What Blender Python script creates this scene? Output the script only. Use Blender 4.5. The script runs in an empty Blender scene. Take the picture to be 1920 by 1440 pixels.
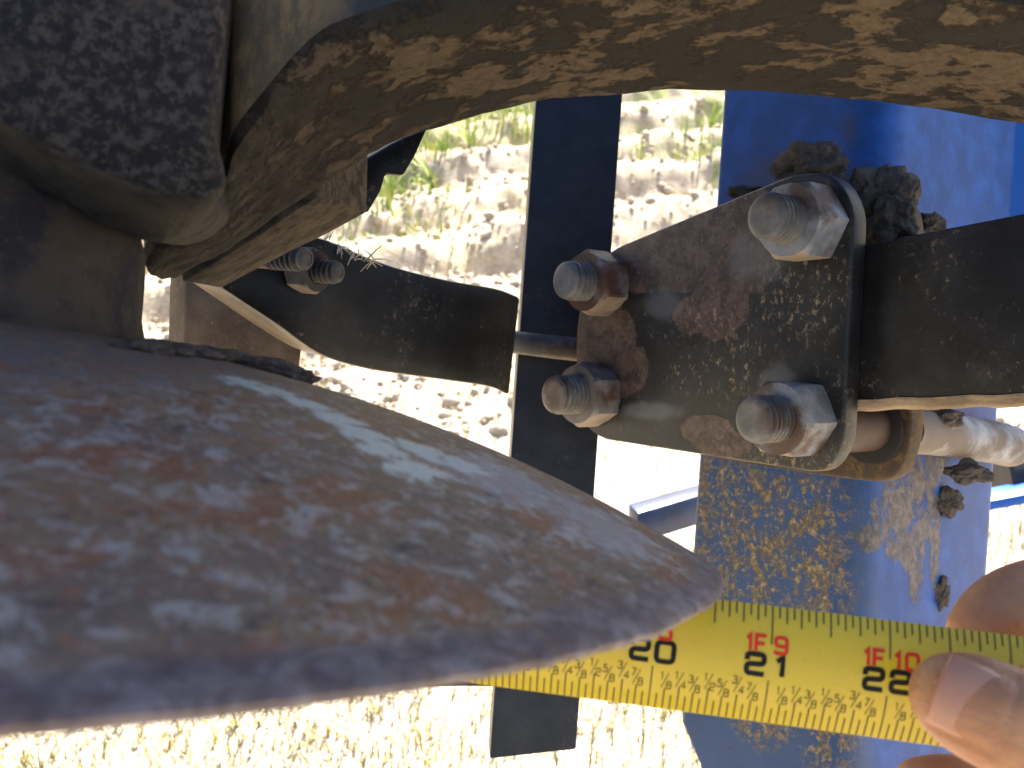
import bpy, bmesh, math, random
import numpy as np
from mathutils import Vector, Matrix, noise as mnoise

# ------------------------------------------------------------------ camera, world, sun, exposure
sc = bpy.context.scene
col = sc.collection
FPX = 1900.0                       # focal length in photograph pixels (1920 wide)
CAM_H, PITCH = 1.25, math.radians(30)
cam_d = bpy.data.cameras.new('camera'); cam = bpy.data.objects.new('camera', cam_d); col.objects.link(cam)
cam.location = (0, 0, CAM_H); cam.rotation_euler = (math.radians(90) - PITCH, 0, 0)
cam_d.sensor_width = 36; cam_d.lens = FPX / 1920 * 36
cam_d.clip_start = 0.01; cam_d.clip_end = 3000
cam_d.dof.use_dof = True; cam_d.dof.focus_distance = 0.39; cam_d.dof.aperture_fstop = 24
sc.camera = cam
SUN_EL, SUN_AZ = math.radians(44), math.radians(12)    # azimuth from straight ahead (+Y) towards +X
w = bpy.data.worlds.new('World'); sc.world = w; w.use_nodes = True
wn = w.node_tree.nodes; bg = wn['Background']
sky = wn.new('ShaderNodeTexSky'); sky.sky_type = 'NISHITA'; sky.sun_disc = False; sky.dust_density = 5.0; sky.air_density = 1.0; sky.ozone_density = .6
sky.sun_elevation = SUN_EL; sky.sun_rotation = SUN_AZ
w.node_tree.links.new(sky.outputs[0], bg.inputs[0]); bg.inputs[1].default_value = 0.092
sd = bpy.data.lights.new('sun', 'SUN'); sun = bpy.data.objects.new('sun', sd); col.objects.link(sun)
sd.energy = 4.8; sd.angle = math.radians(0.5); sd.color = (1, .95, .86)
sdir = Vector((math.sin(SUN_AZ) * math.cos(SUN_EL), math.cos(SUN_AZ) * math.cos(SUN_EL), math.sin(SUN_EL)))
sun.rotation_euler = sdir.to_track_quat('Z', 'Y').to_euler()
sun.location = (0, 0, 5)
sc.view_settings.view_transform = 'Standard'; sc.view_settings.look = 'None'
sc.view_settings.gamma = 1; sc.view_settings.exposure = 2.2
sc.view_settings.use_curve_mapping = False
random.seed(7); rng = np.random.default_rng(7)

# ------------------------------------------------------------------ helpers
# machine frame: origin at eye height, X right, Y along the linkage, Z the upright bars' direction
MW = Matrix.Translation((0, 0, CAM_H)) @ Matrix.Rotation(-PITCH, 4, 'X')
def V(px, py, d): return Vector(((px - 960) / FPX * d, d, -(py - 720) / FPX * d))
NB = Vector((.766, .643, 0)).normalized()       # bolt axis, pointing away
NT_ = Vector((NB.y, -NB.x, 0))                # along the clamp plate, to the right
def onp(px, py, c):                           # point of the plane NB.p = c
    r = Vector(((px - 960) / FPX, 1, -(py - 720) / FPX)); return r * (c / r.dot(NB))

def props(o, label=None, cat=None, group=None, kind=None):
    if label: o['label'] = label
    if cat: o['category'] = cat
    if group: o['group'] = group
    if kind: o['kind'] = kind
    return o
def to_obj(name, me, mats, origin=None, parent=None, world=False, smooth=True):
    """link a mesh whose vertices are in machine coordinates; origin = machine point used as the object's origin"""
    if not isinstance(mats, (list, tuple)): mats = [mats]
    for m in mats: me.materials.append(m)
    o = bpy.data.objects.new(name, me); col.objects.link(o)
    if smooth:
        me.polygons.foreach_set('use_smooth', [True] * len(me.polygons))
    if world: return o
    if parent is not None:
        org = Vector(parent['_o']); me.transform(Matrix.Translation(-org)); o.parent = parent; o['_o'] = [0, 0, 0] if False else list(org)
    else:
        if origin is None:
            vs = [v.co for v in me.vertices]
            c = sum(vs, Vector()) / len(vs); zmin = min(v.z for v in vs); origin = Vector((c.x, c.y, zmin))
        me.transform(Matrix.Translation(-origin)); o.matrix_world = MW @ Matrix.Translation(origin); o['_o'] = list(origin)
    return o
def thing(name, origin, label, cat, group=None):
    o = bpy.data.objects.new(name, None); o.empty_display_size = .02; col.objects.link(o)
    o.matrix_world = MW @ Matrix.Translation(origin); o['_o'] = list(origin)
    return props(o, label, cat, group)
def bm_mesh(bm, auto=None):
    bmesh.ops.recalc_face_normals(bm, faces=bm.faces)
    if auto is not None:
        for e in bm.edges:
            if len(e.link_faces) == 2 and e.calc_face_angle() > auto: e.smooth = False
    me = bpy.data.meshes.new('m'); bm.to_mesh(me); bm.free(); return me
def loft(loops, cap=True, bevel=0, seg=2, auto=.6, closed=True):
    bm = bmesh.new(); L = [[bm.verts.new(p) for p in lp] for lp in loops]; n = len(L[0])
    for a, b in zip(L, L[1:]):
        for i in range(n if closed else n - 1):
            j = (i + 1) % n; bm.faces.new((a[i], a[j], b[j], b[i]))
    if cap:
        bm.faces.new(L[0]); bm.faces.new(L[-1][::-1])
    bmesh.ops.recalc_face_normals(bm, faces=bm.faces)
    if bevel:
        ed = [e for e in bm.edges if len(e.link_faces) == 2 and e.calc_face_angle() > .35]
        bmesh.ops.bevel(bm, geom=ed, offset=bevel, segments=seg, affect='EDGES', profile=.5, clamp_overlap=True)
    return bm_mesh(bm, auto)
def prism(outline, ext, bevel=.001, seg=2, auto=.6):
    return loft([outline, [p + ext for p in outline]], bevel=bevel, seg=seg, auto=auto)
def roundpoly(pts, rad, n=5):
    """round the corners of a planar 3-D polygon; rad = radius or list"""
    out = []; N = len(pts)
    for i, p in enumerate(pts):
        r = rad[i] if isinstance(rad, (list, tuple)) else rad
        a = (pts[i - 1] - p); b = (pts[(i + 1) % N] - p); la, lb = a.length, b.length; a.normalize(); b.normalize()
        if r <= 0: out.append(p.copy()); continue
        k = min(r, la * .48, lb * .48)
        for t in np.linspace(0, 1, n):
            p0, p2 = p + a * k, p + b * k
            out.append(p0 * (1 - t) ** 2 + p * 2 * t * (1 - t) + p2 * t * t)
    return out
def catmull(pts, sub):
    P = [np.array(p) for p in pts]; P = [2 * P[0] - P[1]] + P + [2 * P[-1] - P[-2]]; out = []
    for i in range(1, len(P) - 2):
        for k in range(sub):
            t = k / sub; a, b, c, d = P[i - 1:i + 3]
            out.append(.5 * (2 * b + (c - a) * t + (2 * a - 5 * b + 4 * c - d) * t * t + (3 * b - a - 3 * c + d) * t ** 3))
    out.append(P[-2]); return [Vector(p) for p in out]
def frame(axis, up=Vector((0, 0, 1))):
    z = axis.normalized(); x = up.cross(z)
    if x.length < 1e-4: x = Vector((1, 0, 0))
    x.normalize(); y = z.cross(x)
    return Matrix((x, y, z)).transposed()
def lathe(profile, base, axis, seg=32, rfun=None, cap=True, auto=.5, rot=0):
    R = frame(axis); loops = []
    for r, z in profile:
        lp = []
        for i in range(seg):
            a = 2 * math.pi * i / seg + rot; rr = rfun(r, z, a) if rfun else r
            lp.append(base + R @ Vector((rr * math.cos(a), rr * math.sin(a), z)))
        loops.append(lp)
    return loft(loops, cap=cap, auto=auto)
def tube(path, radii, seg=16, cap=True, auto=.8, jit=0):
    loops = []; n = len(path)
    for i, p in enumerate(path):
        t = (path[min(i + 1, n - 1)] - path[max(i - 1, 0)])
        R = frame(t, Vector((.3, .1, 1))); r = radii[i] if isinstance(radii, (list, tuple)) else radii
        loops.append([p + R @ Vector((math.cos(a) * r, math.sin(a) * r, 0)) * (1 + (mnoise.noise(p * 90 + Vector((a, 0, 0))) * jit if jit else 0))
                      for a in [2 * math.pi * k / seg for k in range(seg)]])
    return loft(loops, cap=cap, auto=auto)
def join(meshes):
    bm = bmesh.new()
    for m in meshes: bm.from_mesh(m)
    me = bpy.data.meshes.new('m'); bm.to_mesh(me); bm.free(); return me

# ------------------------------------------------------------------ material kit
class Mat:
    def __init__(s, name):
        s.m = bpy.data.materials.new(name); s.m.use_nodes = True; s.t = s.m.node_tree
        s.b = s.t.nodes['Principled BSDF']; s.tc = s.t.nodes.new('ShaderNodeTexCoord'); s.P = s.tc.outputs['Object']
    def n(s, typ, ins=None, **kw):
        nd = s.t.nodes.new('ShaderNode' + typ)
        for k, v in kw.items(): setattr(nd, k, v)
        for k, v in (ins or {}).items(): s.set(nd.inputs[k], v)
        return nd
    def set(s, inp, v):
        if isinstance(v, bpy.types.NodeSocket): s.t.links.new(v, inp)
        elif isinstance(v, tuple) and len(v) == 3 and inp.type == 'RGBA': inp.default_value = (*v, 1)
        else: inp.default_value = v
    def map(s, scale, loc=(0, 0, 0), rot=(0, 0, 0), vec=None):
        return s.n('Mapping', {'Vector': vec or s.P, 'Location': loc, 'Rotation': rot, 'Scale': scale}).outputs[0]
    def noise(s, scale, detail=6, rough=.6, vec=None, dist=0):
        return s.n('TexNoise', {'Vector': vec or s.P, 'Scale': scale, 'Detail': detail, 'Roughness': rough, 'Distortion': dist}).outputs[0]
    def vor(s, scale, vec=None, feat='F1'):
        return s.n('TexVoronoi', {'Vector': vec or s.P, 'Scale': scale}, feature=feat).outputs[0]
    def ramp(s, f, a, b):                                   # smooth step from a to b
        return s.n('MapRange', {0: f, 1: a, 2: b, 3: 0.0, 4: 1.0}, interpolation_type='SMOOTHSTEP').outputs[0]
    def math(s, op, a, b=0.0, c=0.0):
        return s.n('Math', {0: a, 1: b, 2: c}, operation=op).outputs[0]
    def mix(s, f, a, b):
        nd = s.n('Mix', data_type='RGBA'); s.set(nd.inputs[0], f); s.set(nd.inputs[6], a); s.set(nd.inputs[7], b); return nd.outputs[2]
    def blobs(s, lst, edge=.5, nz=None, amt=.6):            # lst of (centre, radii) in object space -> soft mask with ragged edge
        acc = None
        for c, r in lst:
            v = s.n('VectorMath', {0: s.P, 1: tuple(c)}, operation='SUBTRACT').outputs[0]
            v = s.n('VectorMath', {0: v, 1: tuple(1 / x for x in r)}, operation='MULTIPLY').outputs[0]
            l = s.math('SUBTRACT', 1.0, s.n('VectorMath', {0: v}, operation='LENGTH').outputs['Value'])
            acc = l if acc is None else s.math('MAXIMUM', acc, l)
        if nz is not None: acc = s.math('ADD', acc, s.math('MULTIPLY', s.math('SUBTRACT', nz, .5), amt))
        return s.ramp(acc, 0.0, edge)
    def down(s):                                            # how far a face looks towards the ground
        g = s.n('NewGeometry').outputs['Normal']; return s.math('MULTIPLY', s.n('SeparateXYZ', {0: g}).outputs[2], -1.0)
    def bump(s, h, strength=.5, dist=.001, prev=None):
        ins = {'Height': h, 'Strength': strength, 'Distance': dist}
        if prev is not None: ins['Normal'] = prev
        return s.n('Bump', ins).outputs[0]
    def out(s, color, rough=.6, metal=0.0, nrm=None, spec=.5, **kw):
        s.set(s.b.inputs['Base Color'], color); s.set(s.b.inputs['Roughness'], rough); s.set(s.b.inputs['Metallic'], metal)
        s.b.inputs['Specular IOR Level'].default_value = spec
        if nrm is not None: s.set(s.b.inputs['Normal'], nrm)
        for k, v in kw.items(): s.set(s.b.inputs[k.replace('_', ' ')], v)
        return s.m

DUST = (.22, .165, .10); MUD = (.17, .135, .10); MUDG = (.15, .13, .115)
def paint_mat(name, base, dust_amt=.5, rust=0, speck=260, extra=None, rough=.42, dust_bounce=.0, dustcol=DUST, streak=None, spec=.5):
    m = Mat(name)
    big = m.noise(14, 5, .6); fine = m.noise(speck, 5, .75); mid = m.noise(60, 6, .65)
    c = m.mix(m.ramp(mid, .35, .75), base, tuple(min(1, x * 1.7 + .006) for x in base))
    sp = m.ramp(m.math('ADD', m.math('MULTIPLY', fine, .75), m.math('MULTIPLY', big, .45)), .70 - .08 * dust_amt, .80 - .06 * dust_amt)
    sp = m.math('MULTIPLY', sp, min(1, dust_amt * 1.35))
    h = m.math('ADD', fine, m.math('MULTIPLY', sp, 1.5))
    film = m.math('MULTIPLY', m.ramp(m.noise(26, 9, .76), .47, .66), .13 * dust_amt)
    c = m.mix(film, c, dustcol)
    if rust:
        rm = m.ramp(m.noise(38, 8, .7), .72 - rust * .2, .76 - rust * .2)
        c = m.mix(rm, c, m.mix(fine, (.045, .02, .012), (.13, .06, .035)))
    c = m.mix(sp, c, dustcol)
    r = rough
    if streak:
        sv = m.map(streak); st = m.ramp(m.noise(1, 4, .7, vec=sv), .62, .75)
        c = m.mix(m.math('MULTIPLY', st, .35), c, dustcol)
    if dust_bounce:
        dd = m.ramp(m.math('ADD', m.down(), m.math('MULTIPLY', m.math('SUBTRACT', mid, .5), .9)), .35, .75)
        c = m.mix(m.math('MULTIPLY', dd, dust_bounce), c, m.mix(fine, tuple(x * .6 for x in dustcol), tuple(x * 1.25 for x in dustcol)))  # tan on down-facing faces: mud plus ground bounce put into the colour
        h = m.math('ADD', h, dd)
    if extra: c, h = extra(m, c, h, fine, mid, big)
    rr = m.math('ADD', r, m.math('MULTIPLY', sp, .4))
    return m.out(c, rr, nrm=m.bump(h, .35, .0006), spec=spec)

# ------------------------------------------------------------------ ground
def vnoise(x, y, seed=0):
    r = np.random.default_rng(seed); T = r.random((256, 256))
    xi = np.floor(x).astype(int); yi = np.floor(y).astype(int); fx = x - xi; fy = y - yi
    fx = fx * fx * (3 - 2 * fx); fy = fy * fy * (3 - 2 * fy)
    g = lambda a, b: T[a & 255, b & 255]
    return (g(xi, yi) * (1 - fx) + g(xi + 1, yi) * fx) * (1 - fy) + (g(xi, yi + 1) * (1 - fx) + g(xi + 1, yi + 1) * fx) * fy - .5
ROW = math.radians(22)
def ground_h(x, y):
    x = np.asarray(x, float); y = np.asarray(y, float)
    v = y * math.cos(ROW) - x * math.sin(ROW)                 # across the furrows
    u = x * math.cos(ROW) + y * math.sin(ROW)
    wob = vnoise(u * 1.3, v * .5, 3) * .10 + vnoise(u * 5, v * 3, 31) * .04
    amp = np.clip((v - 1.9) / .8, 0, 1) * np.clip((5.6 - v) / 1.2, .25, 1) * np.exp(-np.maximum(v - 8, 0) / 6)
    s = np.sin((v + wob) * 2 * math.pi / .40)
    h = amp * .042 * (s + .22 * np.sin(2 * (v + wob) * 2 * math.pi / .40 + .8))
    near = np.exp(-np.maximum(np.hypot(x, y) - 9, 0) / 8)
    for q, (fr, am) in enumerate(((5, .040), (11, .022), (19, .018), (31, .012), (47, .008))):
        a = .7 + q * 1.1; xr, yr = x * math.cos(a) - y * math.sin(a), x * math.sin(a) + y * math.cos(a)
        h = h + near * vnoise(xr * fr, yr * fr, 60 + q) * am * (.45 + amp * .8)
    h = h + vnoise(x * .05, y * .05, 9) * np.clip((np.hypot(x, y) - 12) / 40, 0, 1) * 1.5
    return h
def axis_vals(a, b, step, lo, hi):
    c = list(np.arange(a, b, step)); l = []; s = step
    x = a
    while x > lo: s *= 1.35; x -= s; l.append(x)
    r = []; s = step; x = c[-1]
    while x < hi: s *= 1.35; x += s; r.append(x)
    return np.array(l[::-1] + c + r)
xs = axis_vals(-3.2, 3.2, .022, -900, 900); ys = axis_vals(.7, 7.0, .02, -900, 900)
X, Y = np.meshgrid(xs, ys); Zg = ground_h(X, Y)
nx, ny = len(xs), len(ys)
verts = np.stack([X, Y, Zg], -1).reshape(-1, 3)
ii = np.arange(ny - 1)[:, None] * nx + np.arange(nx - 1)[None]
quads = np.stack([ii, ii + 1, ii + 1 + nx, ii + nx], -1).reshape(-1, 4)
def np_mesh(verts, faces):
    me = bpy.data.meshes.new('m'); nv, nf, k = len(verts), len(faces), faces.shape[1]
    me.vertices.add(nv); me.vertices.foreach_set('co', verts.astype(np.float32).ravel())
    me.loops.add(nf * k); me.loops.foreach_set('vertex_index', faces.astype(np.int32).ravel())
    me.polygons.add(nf); me.polygons.foreach_set('loop_start', np.arange(0, nf * k, k, dtype=np.int32))
    try: me.polygons.foreach_set('loop_total', np.full(nf, k, dtype=np.int32))
    except Exception: pass
    me.update(calc_edges=True); me.validate(); return me
m = Mat('dry_soil'); P = m.P
f1 = m.noise(30, 8, .7); f2 = m.noise(2.2, 5, .6); f3 = m.noise(140, 4, .7)
c = m.mix(m.ramp(f1, .3, .7), (.32, .26, .19), (.58, .50, .40))
c = m.mix(m.ramp(m.math('ADD', m.math('MULTIPLY', f2, .8), m.math('MULTIPLY', f3, .3)), .55, .68), c, (.60, .50, .31))
sep = m.n('SeparateXYZ', {0: P}); far = m.ramp(sep.outputs[1], 3.6, 5.2)
nearp = m.ramp(sep.outputs[1], 2.6, 1.5)
c = m.mix(m.math('MULTIPLY', nearp, .7), c, m.mix(m.ramp(f3, .40, .60), (.40, .33, .23), (.70, .64, .54)))  # nearer soil painted paler, blown-out sunlight put into the colour
gm = m.math('MULTIPLY', far, m.ramp(m.math('ADD', m.noise(5, 6, .7), m.math('MULTIPLY', f3, .25)), .56, .72))
c = m.mix(m.math('MULTIPLY', gm, .75), c, (.26, .33, .09))
SOIL = m.out(c, .95, nrm=m.bump(m.math('ADD', f1, f3), .8, .012), spec=.15)
o = to_obj('ground', np_mesh(verts, quads), SOIL, world=True); props(o, kind='structure')

def scatter(name, label, cat, mat, base_v, base_f, pos, scl, tilt=True, seed=1, aniso=None):
    """many little pieces in ONE mesh (stuff): base shape copied at pos with random turn and scale"""
    r = np.random.default_rng(seed); n = len(pos); a = r.random(n) * 2 * np.pi
    ca, sa = np.cos(a), np.sin(a); bv = base_v[None].repeat(n, 0) * scl[:, None, :]
    if tilt:
        t = r.normal(0, .35, n); ct, st = np.cos(t), np.sin(t)
        x, z = bv[..., 0] * ct[:, None] - bv[..., 2] * st[:, None], bv[..., 0] * st[:, None] + bv[..., 2] * ct[:, None]
        bv[..., 0], bv[..., 2] = x, z
    x = bv[..., 0] * ca[:, None] - bv[..., 1] * sa[:, None]; y = bv[..., 0] * sa[:, None] + bv[..., 1] * ca[:, None]
    bv[..., 0], bv[..., 1] = x, y
    vv = (bv + pos[:, None]).reshape(-1, 3); ff = (base_f[None] + (np.arange(n) * len(base_v))[:, None, None]).reshape(-1, base_f.shape[1])
    o = to_obj(name, np_mesh(vv, ff), mat, world=True, smooth=False); return props(o, label, cat, kind='stuff')
def lump(sub, seed, amp=.35):
    bm = bmesh.new(); bmesh.ops.create_icosphere(bm, subdivisions=sub, radius=1)
    for v in bm.verts: v.co *= 1 + amp * mnoise.noise(v.co * 1.7 + Vector((seed * 7.1, 0, 0))) + amp * .6 * mnoise.noise(v.co * 4 + Vector((0, seed * 3, 0)))
    va = np.array([v.co[:] for v in bm.verts]); fa = np.array([[v.index for v in f.verts] for f in bm.faces]); bm.free(); return va, fa
def in_view(n, y0, y1, seed, dens=None):
    r = np.random.default_rng(seed); out = []
    while len(out) < n:
        y = y0 * (y1 / y0) ** r.random(n * 2); x = (r.random(n * 2) * 2 - 1) * (y * .62 + .35)
        k = np.ones(len(x), bool) if dens is None else r.random(len(x)) < dens(x, y)
        out += list(zip(x[k], y[k]))
    p = np.array(out[:n]); return np.column_stack([p, ground_h(p[:, 0], p[:, 1])])
m = Mat('soil_clod'); g = m.noise(60, 6, .7); CLOD = m.out(m.mix(g, (.30, .245, .185), (.55, .47, .38)), .95, nrm=m.bump(g, .6, .01), spec=.1)
va, fa = lump(2, 1, .6); p = in_view(9500, 1.9, 7.5, 11); r = np.random.default_rng(5)
s = np.clip(.0055 * np.exp(r.normal(0, .55, len(p))), .0022, .016)[:, None] * (.7 + .6 * r.random((len(p), 3)))
p[:, 2] += s[:, 2] * .3
scatter('soil_clods', 'loose dry soil clods strewn over the furrowed field', 'soil', CLOD, va, fa, p, s, seed=2)
def blade(n, bend):                                          # bent strip, unit length along Z, unit width
    z = np.linspace(0, 1, n); v = []; 
    for i, t in enumerate(z):
        wd = (1 - t) ** .6 * .5; v += [(bend * t * t, -wd, t * (1 - .25 * abs(bend) * t)), (bend * t * t, wd, t * (1 - .25 * abs(bend) * t))]
    f = [[2 * i, 2 * i + 1, 2 * i + 3, 2 * i + 2] for i in range(n - 1)]
    return np.array(v), np.array(f)
def leaf_mat(name, c1, c2, scale=9):
    m = Mat(name); g = m.noise(scale, 3, .6); return m.out(m.mix(m.ramp(g, .35, .65), c1, c2), .6, spec=.25)
STRAW = leaf_mat('dry_straw', (.50, .40, .24), (.74, .68, .54), 60)
GREEN = leaf_mat('green_grass', (.15, .25, .04), (.42, .44, .13), 14)
va, fa = blade(3, .25)
def straw_d(x, y): return np.clip(.45 + 1.6 * vnoise(x * 2.2, y * 2.2, 41), .05, 1)
p = in_view(6500, .95, 3.4, 21, straw_d); va2 = va.copy(); va2 = np.column_stack([va[:, 2] - .5, va[:, 1], va[:, 0] * .5])
L = .008 + .022 * np.random.default_rng(3).random(len(p)); p[:, 2] += .004
scatter('straw_litter', 'pale dry straw and chaff littering the soil', 'straw', STRAW, va2, fa, p, np.column_stack([L, .0016 + L * .05, L]), seed=4)
def dry_d(x, y): return np.clip(.1 + 2.6 * vnoise(x * 1.6 + 3, y * 2.5, 43) + 1.2 * np.exp(-((x + .25) / .22) ** 2 - ((y - 1.12) / .22) ** 2), 0, 1)
p = in_view(9000, .9, 3.6, 23, dry_d); L = .012 + .03 * np.random.default_rng(8).random(len(p))
DRYG = leaf_mat('dry_grass', (.24, .21, .06), (.50, .40, .16), 12)
scatter('dry_grass', 'yellowed short grass growing in patches between the furrows', 'grass', DRYG, *blade(4, .6), p, np.column_stack([L, .002 + L * .06, L]), seed=6)
def green_d(x, y): return np.clip((y - 3.0) / 1.2, .02, 1) * np.clip(.35 + 2.4 * vnoise(x * 1.9, y * 1.5, 47), 0, 1)
p = in_view(16000, 3.0, 8.5, 25, green_d); L = .03 + .08 * np.random.default_rng(9).random(len(p))
scatter('green_grass', 'pale green young grass growing across the far field', 'grass', GREEN, *blade(4, .55), p, np.column_stack([L, .006 + L * .06, L]), seed=7)
# maize seedlings that stand out of the grass
def gpos(px, py):
    r = (MW.to_3x3() @ V(px, py, 1)); t = -CAM_H / r.z; return Vector((r.x * t, r.y * t, 0))
for k, (px_, py_, hh, lab) in enumerate([
        (812, 358, .20, 'upright green seedling with arching leaves rising from the pale furrow crest'),
        (880, 290, .17, 'thin green seedling standing alone in the sparse grass beyond the furrows'),
        (1335, 232, .20, 'tall green seedling growing right beside the blue post edge'),
        (735, 372, .13, 'short bushy green seedling in the furrow below the black scalloped cap')]):
    g0 = gpos(px_, py_); g0.z = float(ground_h(g0.x, g0.y)) - .005
    root = bpy.data.objects.new('seedling', None); col.objects.link(root); root.location = g0; root['_o'] = [0, 0, 0]
    props(root, lab, 'seedling', 'green seedlings in the field')
    rr = random.Random(k)
    for j in range(6):
        bv, bf = blade(7, .35 + .5 * rr.random()); h_ = hh * (.7 + .5 * rr.random()); bv = bv * np.array([h_, .016, h_])
        a = rr.random() * 6.28; bv = np.column_stack([bv[:, 0] * math.cos(a) - bv[:, 1] * math.sin(a), bv[:, 0] * math.sin(a) + bv[:, 1] * math.cos(a), bv[:, 2]])
        lf = to_obj('leaf', np_mesh(bv, bf), GREEN, world=True); lf.parent = root

# ------------------------------------------------------------------ steel paints
BLACK = paint_mat('dusty_black_paint', (.0065, .0065, .0065), .5, speck=330, dust_bounce=.8, spec=.28)
BLACK2 = paint_mat('blue_black_paint', (.0055, .007, .0105), .16, speck=420, dust_bounce=0, rough=.36, spec=.35)

# added sun blocker, unseen plate and beams put overhead to shade the linkage
m = Mat('blue_blocker_paint'); BLUEF = m.out((.03, .12, .50), .5, nrm=m.bump(m.noise(40), .2, .0005))
fr = thing('sun_blocker', Vector((-.12, .3, .42)), 'blue steel sun blocker added unseen above the disc linkage', 'sun blocker')
def boxm(c, s, bevel=.004):
    c = Vector(c); x, y, z = [v / 2 for v in s]
    return prism([c + Vector((a, b, -z)) for a, b in ((-x, -y), (x, -y), (x, y), (-x, y))], Vector((0, 0, 2 * z)), bevel)
to_obj('blocker_plate', boxm((-.16, .36, .43), (1.30, .86, .012)), BLUEF, parent=fr)
to_obj('beam', boxm((-.16, .72, .49), (1.5, .1, .1)), BLUEF, parent=fr)  # both beams are added with the unseen blocker
to_obj('beam', boxm((-.16, .05, .49), (1.5, .1, .1)), BLUEF, parent=fr)

# ------------------------------------------------------------------ disc blade and spool
K = .80
DC = Vector((-.1816, .3197, -.0392)) * K; DAX = Vector((.0673, .0504, 1)).normalized(); DR, DH = .2432 * K, .0599 * K
RS = (DR * DR + DH * DH) / (2 * DH); SC = DC + DAX * (DH - RS); AM = math.asin(DR / RS)
prof = []                                                    # (radius, height above rim plane), outer skin then inner skin
E_ = .0042
for a in np.linspace(.0, AM * .997, 90): prof.append((RS * math.sin(a) + 1e-5, RS * math.cos(a) - (RS - DH) ))
r_, z_ = prof[-1]
prof += [(DR, z_ - .0009), (DR - .0010, z_ - .0022)]
for a in np.linspace(AM * .985, 0, 30): prof.append(((RS - .005) * math.sin(a) + 1e-5, (RS - .005) * math.cos(a) - (RS - DH)))
m = Mat('rusty_worn_steel')
sp = m.P
rad = m.n('VectorMath', {0: sp}, operation='LENGTH').outputs['Value']
# polar coordinates about the axle so that wear streaks run round the disc
sx = m.n('SeparateXYZ', {0: sp}); ang = m.math('ARCTAN2', sx.outputs[1], sx.outputs[0])
pol = m.n('CombineXYZ', {0: m.math('MULTIPLY', ang, .115), 1: rad, 2: 0.0}).outputs[0]
n1 = m.noise(85, 9, .66, vec=pol, dist=.5); n2 = m.noise(200, 9, .72, vec=pol, dist=.6); n3 = m.noise(520, 5, .7); n4 = m.noise(36, 6, .6, vec=pol); n5 = m.noise(280, 8, .7, vec=pol, dist=.4)
c = m.mix(m.ramp(n1, .40, .60), (.185, .082, .040), (.180, .130, .080))
c = m.mix(m.math('MULTIPLY', m.ramp(n4, .46, .60), .85), c, (.125, .098, .082))
c = m.mix(m.math('MULTIPLY', m.ramp(n2, .51, .60), .78), c, (.31, .29, .265))
c = m.mix(m.math('MULTIPLY', m.ramp(n5, .55, .64), .75), c, (.23, .10, .048))
c = m.mix(m.math('MULTIPLY', m.ramp(m.noise(90, 8, .7, vec=pol, dist=.3), .42, .34), .85), c, (.048, .038, .036))
c = m.mix(m.math('MULTIPLY', m.ramp(n3, .54, .66), .55), c, (.33, .305, .285))
c = m.mix(m.math('MULTIPLY', m.ramp(m.noise(330, 6, .75), .46, .36), .6), c, (.07, .045, .034))
c = m.mix(m.math('MULTIPLY', m.ramp(m.noise(700, 4, .7), .56, .68), .5), c, (.26, .115, .055))
dO = DC                                                      # object origin: rim centre
def D(px, py):                                               # point on the dome under a pixel
    r = V(px, py, 1).normalized(); b = r.dot(SC); disc = b * b - (SC.dot(SC) - RS * RS)
    t = b - math.sqrt(max(disc, 0)); return r * t - dO
# pale mint paint left in a scrape, and dried mud along the crown
streak = m.blobs([(D(455, 716), (.007, .008, .0022)), (D(510, 732), (.008, .008, .0028)), (D(570, 756), (.008, .008, .003)), (D(635, 784), (.008, .008, .0035)), (D(690, 815), (.008, .008, .005)), (D(720, 845), (.007, .008, .005)), (D(790, 845), (.011, .009, .003)), (D(870, 872), (.012, .009, .003)), (D(780, 880), (.012, .010, .003))], .5, m.noise(210, 8, .72, vec=pol, dist=.3), 3.2)
c = m.mix(m.math('MULTIPLY', streak, .68), c, (.58, .65, .58))
pale = m.blobs([(D(1130, 985), (.035, .03, .010)), (D(950, 900), (.035, .03, .008))], .6, n2, 2.0)
c = m.mix(m.math('MULTIPLY', pale, .45), c, (.34, .38, .42))
crown = m.ramp(sx.outputs[2], DH * .52, DH * .80)
c = m.mix(m.math('MULTIPLY', crown, m.ramp(n2, .40, .56)), c, (.105, .088, .080))
rimm = m.ramp(m.math('ADD', rad, m.math('MULTIPLY', m.math('SUBTRACT', n4, .5), .012)), DR * .955, DR * .980)
c = m.mix(m.math('MULTIPLY', rimm, .9), c, m.mix(m.ramp(n2, .35, .7), (.070, .054, .062), (.20, .175, .185)))
RUSTD = m.out(c, m.math('ADD', .42, m.math('MULTIPLY', n1, .35)), nrm=m.bump(m.math('ADD', n2, m.math('MULTIPLY', n3, .8)), .8, .0014), spec=.28)
me = lathe(prof, DC, DAX, seg=900, auto=.9, rfun=lambda r, z, a: r * (1 + max(0, (r / DR - .93) / .07) * (.006 * mnoise.noise(Vector((math.cos(a) * 9, math.sin(a) * 9, 0))) + .004 * mnoise.noise(Vector((math.cos(a) * 60, math.sin(a) * 60, 3))) - .002 * abs(mnoise.noise(Vector((math.cos(a) * 120, math.sin(a) * 120, 7)))))))
o = to_obj('harrow_disc', me, RUSTD, origin=dO)
props(o, 'large dished rusty steel disc blade with a pale mint paint scrape', 'disc blade')
m = Mat('spool_mud'); g1 = m.noise(45, 8, .68); g2 = m.noise(240, 6, .75)
c = m.mix(m.ramp(g1, .42, .58), (.030, .026, .030), (.066, .052, .042)); c = m.mix(m.ramp(g2, .55, .72), c, (.10, .082, .066))
SPOOL = m.out(c, .9, nrm=m.bump(m.math('ADD', g1, g2), .7, .0015), spec=.2)
sb = DC + DAX * (DH - .016)
spx = lambda r, z: (r, z)
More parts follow.
